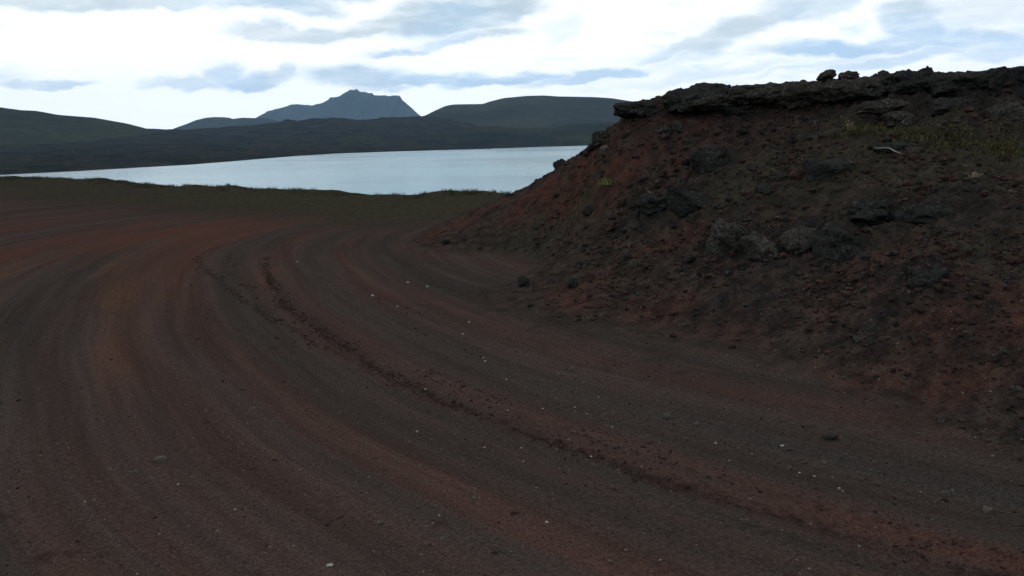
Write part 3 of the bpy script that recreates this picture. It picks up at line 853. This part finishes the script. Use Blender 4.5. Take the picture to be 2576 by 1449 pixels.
rock(BO, 1604, 448, 1632, 466, .2, LAVA_DARK, 155, 'small dark stone on the slope above the ragged rock', 'boulder', 0.40, 4, .3, pit=.11, cuts=7, sink=.22)
rock(BO, 1706, 452, 1730, 476, .18, LAVA_DARK, 156, 'small black stone above the broken rock mass', 'boulder', 0.40, 4, .3, pit=.11, cuts=7, sink=.22)
rock(BO, 1798, 428, 1826, 450, .2, LAVA_DARK, 157, 'small dark stone at the foot of the crumbling outcrop', 'boulder', 0.40, 4, .3, pit=.11, cuts=7, sink=.12)
rock(BO, 1985, 434, 2022, 458, .22, CINDER, 158, 'reddish stone just left of the large black boulder', 'boulder', 0.40, 4, .3, pit=.11, cuts=7, sink=.22)
rock(BO, 1905, 470, 1950, 492, .25, LAVA_DARK, 159, 'low dark stone on the olive slope left of the black boulder', 'boulder', 0.40, 4, .3, pit=.11, cuts=7, sink=.22)
rock(BO, 1302, 700, 1332, 724, .16, LAVA_DARK, 160, 'dark stone on the foot of the mound near the inner bend', 'boulder', 0.40, 4, .3, pit=.11, cuts=7, sink=.22)
rock(BO, 1426, 702, 1454, 730, .16, LAVA_DARK, 161, 'upright dark lump on the lower mound slope', 'boulder', 0.45, 4, .3, pit=.11, cuts=7, sink=.22)
rock(BO, 1562, 645, 1588, 664, .14, LAVA_DARK, 162, 'small dark stone left of the big lumpy boulder', 'boulder', 0.45, 4, .3, pit=.11, cuts=7, sink=.22)
rock(BO, 2395, 470, 2470, 520, .4, LAVA_DARK, 163, 'dark rough hump below the green grass strip', 'boulder', 0.55, 5, .3, pit=.11, cuts=7, sink=.22)
rock(BO, 2480, 262, 2576, 330, .5, LAVA, 164, 'grey-brown lava outcrop under the crest near the right edge', 'boulder', 0.55, 5, .3, pit=.11, cuts=7, sink=.12)
rock(BO, 2330, 252, 2440, 300, .5, LAVA_DARK, 165, 'black lava outcrop under the crest right of the grey outcrop', 'boulder', 0.55, 5, .3, pit=.11, cuts=7, sink=.12)
rock(BO, 1112, 604, 1130, 616, .15, LAVA_DARK, 166, 'lone dark stone at the mound foot beside the inner bend', 'boulder', 0.35, 4, .3, pit=.11, cuts=7, sink=.22)

# stones on the road that can be told apart
ST = 'stone'
for i, (px, py, w, h, mat, lab) in enumerate([
    (2484, 1283, 27, 19, STONE, 'smooth oval grey stone near the lower right edge'),
    (2378, 1241, 22, 17, STONE, 'angular brown-grey stone left of the smooth oval stone'),
    (2073, 1165, 18, 12, STONE, 'flat pale-grey stone in the gravel patch, highest of them'),
    (2093, 1203, 13, 9, STONE, 'small grey stone among the white pebbles of the gravel patch'),
    (1985, 1177, 13, 10, STONE, 'small grey stone at the left side of the gravel patch'),
    (2059, 1229, 16, 11, CINDER, 'brown stone at the lower end of the gravel patch'),
    (2087, 1100, 38, 17, LAVA_DARK, 'flat dark slab of stone where the mound meets the road'),
    (1754, 1066, 16, 12, STONE, 'pale grey stone alone on the grey road band below the mound'),
    (1677, 1047, 20, 14, STONE, 'rounded pale stone on the grey road band, left of the gravel patch'),
    (1442, 930, 20, 14, STONE, 'largest of four grey stones lying together beside the mound foot'),
    (1424, 928, 12, 8, STONE, 'stone touching the left side of the largest of four grey stones'),
    (1407, 941, 14, 9, STONE, 'leftmost of four grey stones lying together beside the mound foot'),
    (1449, 949, 10, 7, STONE, 'lowest of four grey stones lying together beside the mound foot'),
    (956, 1316, 18, 12, STONE, 'tilted grey-brown stone on the near road left of centre'),
    (1112, 1355, 16, 10, STONE, 'flat buff stone on the near road, below the dark stain'),
    (1194, 1254, 12, 10, STONE, 'small dark-edged grey stone in the middle of the road'),
    (404, 1155, 34, 15, STONE, 'wide flat dusty stone sunk in the left side of the road'),
    (341, 1187, 14, 8, STONE, 'small flat stone below the wide dusty stone'),
    (1290, 1291, 11, 10, CINDER, 'orange-brown clod, left one of a cluster on the near road'),
    (1303, 1289, 13, 10, CINDER, 'orange-brown clod, right one of a cluster on the near road'),
    (1244, 1389, 16, 12, CINDER, 'dark red clod on the near road at bottom centre'),
    (2335, 1371, 20, 10, CLOD, 'dark crumbled clod in the wheel rut at lower right'),
    (1376, 1313, 9, 7, PALE, 'pale square chip of stone right of the orange clods'),
    (830, 1421, 17, 7, PALE, 'slim pale chip of stone at the bottom edge of the road'),
    (1968, 1121, 11, 5, PALE, 'thin yellowish chip on the road above the gravel patch'),
]):
    rock(ST, px - w / 2, py - h / 2, px + w / 2, py + h / 2, w / FOC * 5 * .8, mat, 300 + i, lab, 'stone', .3, 3, .35, sink=.35, pit=.03)

rng = random.Random(5)
pebs = [(2011, 1192), (2049, 1200), (2111, 1231), (2120, 1236), (2316, 1240), (1221, 910), (1216, 902), (1274, 956), (1311, 1129), (1317, 1163), (1219, 1127), (1477, 1042), (1447, 1026), (1487, 1150), (1049, 1086), (1070, 982), (1505, 1000),
        (1277, 1035), (449, 1221), (214, 1264), (592, 1283), (679, 1376), (1661, 1411), (547, 1337), (1105, 1300), (1180, 812), (1165, 842), (1000, 772), (1026, 712), (1075, 722), (748, 660), (938, 745), (1365, 1030), (1540, 1075), (1800, 1118), (1835, 1160)]
PB = []
for k in range(5):
    V, Fc = rock_verts(500 + k, 2, .25, 5, .25)
    PB.append(fast_mesh('pebble', V / np.abs(V).max(), Fc)); PB[-1].materials.append(PALE)
for i, (px, py) in enumerate(pebs):
    w = hit(px, py); r = rng.uniform(2.6, 4.2) / FOC * w[1]
    o = put('pebble', PB[i % 5], None, None, 'tiny pale pebble lying loose on the dark dirt road', 'pebble', 'pale pebbles on the road')
    o.location = (w[0], w[1], w[2] + r * .3); o.scale = (r, r * rng.uniform(.7, 1), r * rng.uniform(.6, .85)); o.rotation_euler = (0, 0, rng.uniform(0, 6.3))

# loose stones on the mound: the larger ones singly
SM = {}
for nm, mat in (('dark', LAVA_DARK), ('red', CINDER), ('grey', LAVA)):
    SM[nm] = []
    for k in range(6):
        V, Fc = rock_verts(600 + k + (hash_off := {'dark': 0, 'red': 20, 'grey': 40}[nm]), 2, .4, 8, .4)
        me = fast_mesh('loose_stone', V / np.abs(V).max(), Fc, smooth=False); me.materials.append(mat); SM[nm].append(me)
ZONES = [
    ('dark', 46, (1450, 560, 1800, 840), 'rough dark stone among the loose scree low on the left slope', 'dark scree stones on the left slope'),
    ('red', 40, (2150, 740, 2570, 1020), 'reddish cinder stone in the scree at the lower right slope', 'red scree stones on the right slope'),
    ('dark', 40, (1800, 690, 2300, 1040), 'rough dark stone in the scree below the middle outcrop', 'dark scree stones below the outcrop'),
    ('red', 36, (1480, 300, 1800, 480), 'reddish stone lying on the red slope under the ledge', 'red stones under the ledge'),
    ('grey', 30, (1850, 270, 2150, 420), 'small grey stone on the upper slope between ledge and black boulder', 'grey stones on the upper slope'),
    ('grey', 30, (2200, 400, 2560, 620), 'small grey stone on the slope below the green grass strip', 'grey stones below the grass'),
    ('dark', 26, None, 'small dark stone on the left shoulder skyline above the lake', 'dark stones along the left shoulder'),
    ('dark', 30, (2000, 1020, 2570, 1190), 'dark stone in the shaded foot of the mound at lower right', 'dark stones at the mound foot'),
]
for nm, n, box, lab, grp in ZONES:
    for i in range(n):
        if box is None:
            sx = rng.uniform(1270, 1500); w = hit(sx, np.interp(sx, [1270, 1290, 1405, 1500], [497, 491, 427, 366]) + rng.uniform(2, 10))
        else:
            w = hit(rng.uniform(box[0], box[2]), rng.uniform(box[1], box[3]))
        if mound_raw(np.array([w[0]]), np.array([w[1]]))[0] < .1: continue
        r = (rng.uniform(4.5, 8) if rng.random() < .8 else rng.uniform(8, 14)) / FOC * w[1]
        o = put('loose_stone', SM[nm][i % 6], None, None, lab, 'stone', grp)
        o.location = (w[0], w[1], w[2] + r * .35); o.scale = (r, r * rng.uniform(.7, 1), r * rng.uniform(.5, .8)); o.rotation_euler = (rng.uniform(-.3, .3), rng.uniform(-.3, .3), rng.uniform(0, 6.3))


def scatter(name, pts, radii, sub, mats, label=None, flat=.6, seed=0):
    """uncounted small pieces joined into one mesh"""
    g = np.random.default_rng(seed)
    bank = [rock_verts(800 + seed * 13 + k, sub, .5, 6, .4) for k in range(8)]
    nv, nf = len(bank[0][0]), len(bank[0][1])
    n = len(pts); VV = np.zeros((n, nv, 3)); FF = np.zeros((n, nf, 3), int)
    ang = g.uniform(0, 2 * np.pi, n)
    for i in range(n):
        V, Fc = bank[i % 8]
        c, s = math.cos(ang[i]), math.sin(ang[i])
        sc = radii[i] * np.array([1, g.uniform(.6, 1), flat * g.uniform(.7, 1.2)])
        Vs = V * sc
        VV[i, :, 0] = Vs[:, 0] * c - Vs[:, 1] * s + pts[i][0]; VV[i, :, 1] = Vs[:, 0] * s + Vs[:, 1] * c + pts[i][1]; VV[i, :, 2] = Vs[:, 2] + pts[i][2] + radii[i] * .2
        FF[i] = Fc + i * nv
    me = fast_mesh(name, VV.reshape(-1, 3), FF.reshape(-1, 3), smooth=False)
    for m in mats: me.materials.append(m)
    me.polygons.foreach_set('material_index', np.repeat(g.integers(0, len(mats), n), nf).astype(np.int32))
    o = put(name, me, None, 'stuff')
    if label: o['label'] = label
    return o


g = np.random.default_rng(21)
# scree grains over the face of the mound
n = 70000
a = np.radians(g.uniform(-8, 36, n)); r = np.exp(g.uniform(math.log(4.2), math.log(13.5), n))
x, y = r * np.sin(a), r * np.cos(a)
mrr = mound_raw(x, y)
dens = sstep(-.35, .35, fbm2(x / .8, y / .8, 3)) * sstep(.05, .5, mrr) + .05
ok = (mrr > .03) & (g.uniform(0, 1, n) < dens)
x, y = x[ok], y[ok]
z, _ = surface(x[:, None], y[:, None], True)
rad = np.clip(g.lognormal(math.log(.0125), .6, len(x)), .005, .06) * (r[ok] / 7) ** .6
scatter('scree', np.stack([x, y, z[:, 0]], 1), rad, 1, [LAVA_DARK, CINDER, LAVA, CINDER, CLOD], 'loose dark and red scree grains over the mound', seed=1)
# grit on the road
n = 16000
a = np.radians(g.uniform(-38, 36, n)); r = np.exp(g.uniform(math.log(3.0), math.log(12), n))
x, y = r * np.sin(a), r * np.cos(a)
u, t = track_coords(x, y)
ok = (mound_raw(x, y) < .1) & (g.uniform(0, 1, n) < .25 + .75 * np.exp(-((u - .95) / .35) ** 2))
x, y, r = x[ok], y[ok], r[ok]
z, _ = surface(x[:, None], y[:, None])
rad = np.clip(g.lognormal(math.log(.0042), .5, len(x)), .002, .02) * (r / 5) ** .5
scatter('road_grit', np.stack([x, y, z[:, 0]], 1), rad, 1, [CINDER, CLOD, CLOD, CINDER, CLOD, LAVA_DARK, CLOD, CINDER], 'small grit scattered over the dirt road', seed=2)
# clods thrown up along the wheel tracks
def along(line, n, spread, t0, t1):
    ln = np.concatenate([[0], np.cumsum(np.linalg.norm(np.diff(line, axis=0), axis=1))])
    t = g.uniform(t0, min(t1, ln[-1]), n)
    keep = g.uniform(0, 1, n) < sstep(-.5, .3, fbm2(t / .6, t * 0 + 1.7, 3)); t = t[keep]
    px, py = np.interp(t, ln, line[:, 0]), np.interp(t, ln, line[:, 1])
    q = np.interp(t + .05, ln, line[:, 0]) - px, np.interp(t + .05, ln, line[:, 1]) - py
    L_ = np.hypot(*q); o = g.normal(0, spread, len(t))
    return px - q[1] / L_ * o, py + q[0] / L_ * o
x1, y1 = along(TRACK, 2200, .05, 7.5, 20.6)
x2, y2 = along(TRACK2, 600, .045, .3, 10.2)
x4, y4 = along(TRACK3, 260, .07, 0, 9)
x3, y3 = along(TRACK, 500, .20, 5, 15)
xr, yr = along(TRACK + np.array([.20, .16]), 800, .06, 5, 13)
x, y = np.concatenate([x1, x2, x3, xr, x4]), np.concatenate([y1, y2, y3, yr, y4])
z, _ = surface(x[:, None], y[:, None])
rad = np.clip(g.lognormal(math.log(.0075), .4, len(x)), .003, .018) * (y / 6) ** .25
scatter('track_clods', np.stack([x, y, z[:, 0]], 1), rad, 1, [CLOD, CLOD, CLOD, CINDER], 'dark red clods thrown up along the wheel tracks', seed=3)


# ------------------------------------------------------------------ plants
def plant_material(name, a, b):
    M = Mat(name); n = M.noise(M.pos(), 9.0, 3, .6)
    M.bsdf.inputs['Roughness'].default_value = .7
    return M.done(M.mix(M.rng(n, .35, .65), a, b))


GRASS = plant_material('grass_blades', (.036, .037, .018), (.072, .066, .028))
DRY = plant_material('dry_grass', (.022, .022, .014), (.042, .038, .022))
STRAW = plant_material('dry_stalk', (.20, .15, .10), (.26, .20, .14))
LEAF = plant_material('pale_leaf', (.08, .095, .03), (.15, .15, .06))


def blades(pts, hgt, wid, lean, seed):
    g = np.random.default_rng(seed)
    n = len(pts); a = g.uniform(0, 2 * np.pi, n); b = g.uniform(0, 2 * np.pi, n)
    hh = hgt * g.uniform(.5, 1.25, n); ww = wid * g.uniform(.7, 1.3, n); ll = lean * g.uniform(.2, 1.2, n) * hh
    V = np.zeros((n, 5, 3)); P_ = np.asarray(pts)
    cx, cy, lx, ly = np.cos(a), np.sin(a), np.cos(b) * ll, np.sin(b) * ll
    for k, (s, w, f) in enumerate([(-1, 1, 0), (1, 1, 0), (1, .7, .55), (-1, .7, .55), (0, 0, 1)]):
        V[:, k, 0] = P_[:, 0] + s * w * ww * cx + lx * f * f
        V[:, k, 1] = P_[:, 1] + s * w * ww * cy + ly * f * f
        V[:, k, 2] = P_[:, 2] + hh * f - .01 * (f == 0)
    base = np.arange(n)[:, None] * 5
    F4 = np.concatenate([base + np.array([[0, 1, 2]]), base + np.array([[0, 2, 3]]), base + np.array([[3, 2, 4]])])
    return V.reshape(-1, 3), F4


def grass_obj(name, pts, hgt, wid, lean, mat, seed, label):
    V, Fc = blades(pts, hgt, wid, lean, seed)
    o = put(name, fast_mesh(name, V, Fc), mat, 'stuff'); o['label'] = label
    return o


# along the edge of the verge, in tufts
n = 30000
x = g.uniform(-36, 1.5, n); d = -np.abs(g.normal(0, 1.6, n)) + .5
y = edge_y(x) + d
tuft = sstep(-.15, .45, fbm2(x / .55, y / 1.1, 3)) * sstep(-.7, .3, fbm2(x / 5, y / 5, 2))
ok = g.uniform(0, 1, n) < tuft
x, y = x[ok], y[ok]
z = flat_z(x, y) + mound_h(x, y)
grass_obj('verge_grass', np.stack([x, y, z], 1), .10, .008, .6, DRY, 31, 'low dry grass along the brow above the lake')
n = 5000
x = g.uniform(-34, 0, n); y = edge_y(x) - g.uniform(0, 9, n)
ok = g.uniform(0, 1, n) < sstep(.05, .5, fbm2(x / 1.2, y / 1.2, 3))
x, y = x[ok], y[ok]; z = flat_z(x, y) + mound_h(x, y)
grass_obj('sparse_grass', np.stack([x, y, z], 1), .06, .006, .7, DRY, 32, 'sparse low grass on the olive verge')


# green strip on the mound
def on_mound(samples):
    out = []
    for px, py in samples:
        out.append(hit(px, py)[:2])
    out = np.array(out)
    z, _ = surface(out[:, :1], out[:, 1:2], True)
    return np.concatenate([out, z], 1)


pts = []
rg = np.random.default_rng(77)
for k in range(430):
    px = rg.uniform(2120, 2600); mid_ = np.interp(px, [2120, 2280, 2450, 2600], [333, 343, 362, 372])
    py = rg.normal(mid_, np.interp(px, [2120, 2300, 2600], [7, 11, 14]))
    if perlin2(np.array([px / 45.0]), np.array([py / 14.0]))[0] > -.15: pts.append((px, py))
c = on_mound(pts)
bl = np.repeat(c, 16, 0) + np.concatenate([rg.normal(0, .08, (len(c) * 16, 2)), np.zeros((len(c) * 16, 1))], 1)
grass_obj('green_grass', bl, .034, .005, 1.7, GRASS, 33, 'strip of yellow-green grass across the upper mound')
pts = [(rg.uniform(1900, 2576), rg.uniform(380, 640)) for _ in range(160)] + [(rg.uniform(1400, 1650), rg.uniform(470, 600)) for _ in range(90)]
c = on_mound(pts)
bl = np.repeat(c, 7, 0) + np.concatenate([rg.normal(0, .035, (len(c) * 7, 2)), np.zeros((len(c) * 7, 1))], 1)
grass_obj('mound_grass', bl, .05, .0035, .9, DRY, 34, 'sparse dry grass on the olive slope of the mound')


def tuft(name, px, py, n, hgt, wid, mat, label, cat, seed, spread=.05, lean=.8):
    c = on_mound([(px, py)])[0]
    g2 = np.random.default_rng(seed)
    p_ = np.concatenate([g2.normal(0, spread, (n, 2)), np.zeros((n, 1))], 1)
    V, Fc = blades(p_, hgt, wid, lean, seed)
    o = put(name, fast_mesh(name, V, Fc), mat, None, label, cat); o.location = c
    return o


tuft('plant_tuft', 1532, 468, 90, .085, .010, LEAF, 'small bright yellow-green leafy tuft on the left slope', 'plant', 41, .075)
tuft('plant_tuft', 1480, 500, 60, .07, .006, GRASS, 'dull green tuft left of the bright leafy tuft', 'plant', 42, .09)
tuft('plant_tuft', 1640, 500, 22, .10, .0035, STRAW, 'spidery dry tuft beside the dark ragged rock', 'plant', 43, .02, 1.1)
tuft('plant_tuft', 2455, 458, 50, .06, .005, STRAW, 'faded straw-coloured tuft on the right slope below the grass strip', 'plant', 44, .03)


# tubes: bleached branch and dry flower stalks
def tube(path, radii, seg=6):
    path = np.array(path, float); V, Fc = [], []
    for i, p_ in enumerate(path):
        d = path[min(i + 1, len(path) - 1)] - path[max(i - 1, 0)]; d /= np.linalg.norm(d)
        s_ = np.cross(d, [.3, .2, .93]); s_ /= np.linalg.norm(s_); q = np.cross(d, s_)
        for k in range(seg):
            an = 2 * math.pi * k / seg
            V.append(p_ + radii[i] * (math.cos(an) * s_ + math.sin(an) * q))
    for i in range(len(path) - 1):
        for k in range(seg):
            Fc.append((i * seg + k, i * seg + (k + 1) % seg, (i + 1) * seg + (k + 1) % seg, (i + 1) * seg + k))
    return V, Fc


def tubes(name, lines, mat, label, cat, loc):
    VV, FF = [], []
    for path, rad in lines:
        V, Fc = tube(path, rad); b = len(VV); VV += V; FF += [tuple(i + b for i in f) for f in Fc]
    o = put(name, fast_mesh(name, np.array(VV), np.array(FF)), mat, None, label, cat); o.location = loc
    return o


WOOD = plant_material('bleached_wood', (.17, .15, .13), (.28, .26, .23))
b0 = hit(2262, 384) + np.array([0, -.06, .06])


def rel(px, py, dy=0.0): return at(px, py, b0[1] + dy) - b0


tubes('dry_branch', [
    ([rel(2228, 372, .05), rel(2238, 373), rel(2252, 381, -.02), rel(2266, 386, -.05), rel(2282, 391, -.08), rel(2289, 397, -.1)], [.005, .008, .008, .007, .006, .004]),
    ([rel(2266, 386, -.05), rel(2285, 390, -.02), rel(2312, 391, 0)], [.005, .004, .003]),
    ([rel(2303, 391, 0), rel(2306, 386, 0), rel(2305, 381, 0)], [.004, .004, .003]),
    ([rel(2238, 373), rel(2222, 372, .03), rel(2203, 373, .06), rel(2199, 369, .06)], [.006, .005, .004, .003]),
], WOOD, 'bleached forked branch lying over the flat dark rock', 'branch', b0)
f0 = on_mound([(2138, 334)])[0]
sd = f0[1] / FOC
lines = []
for k, (dx, dz) in enumerate([(-10, 26), (-7, 20), (-1, 16), (3, 22), (6, 26), (8, 14), (-4, 29)]):
    lines.append(([np.array([dx * .2, 0, -2]) * sd, np.array([dx * .7, 1, dz * .5]) * sd, np.array([dx, 2, dz]) * sd], [.0022, .002, .0018]))
    for j in range(2):
        e = np.array([dx + (j * 2 - 1) * 2.2, 2, dz + 2.5]) * sd
        lines.append(([np.array([dx, 2, dz]) * sd, e], [.002, .0045]))
tubes('dry_flower_stalks', lines, STRAW, 'dry upright flower stalks at the left end of the green grass strip', 'plant', f0)

# ------------------------------------------------------------------ air
bm = bmesh.new(); bmesh.ops.create_cube(bm, size=1.0)
for v in bm.verts: v.co = (v.co.x * 12100, v.co.y * 12100, (v.co.z + .5) * 400 - 30)
me = bpy.data.meshes.new('haze'); bm.to_mesh(me); bm.free()
hm = bpy.data.materials.new('air'); hm.use_nodes = True
ht = hm.node_tree; ht.nodes.clear()
pv = ht.nodes.new('ShaderNodeVolumePrincipled')
pv.inputs['Color'].default_value = (.40, .68, 1.0, 1)
pv.inputs['Density'].default_value = 7.0e-5
pv.inputs['Anisotropy'].default_value = .2
ho = ht.nodes.new('ShaderNodeOutputMaterial'); ht.links.new(pv.outputs[0], ho.inputs['Volume'])
put('haze', me, hm, 'stuff')
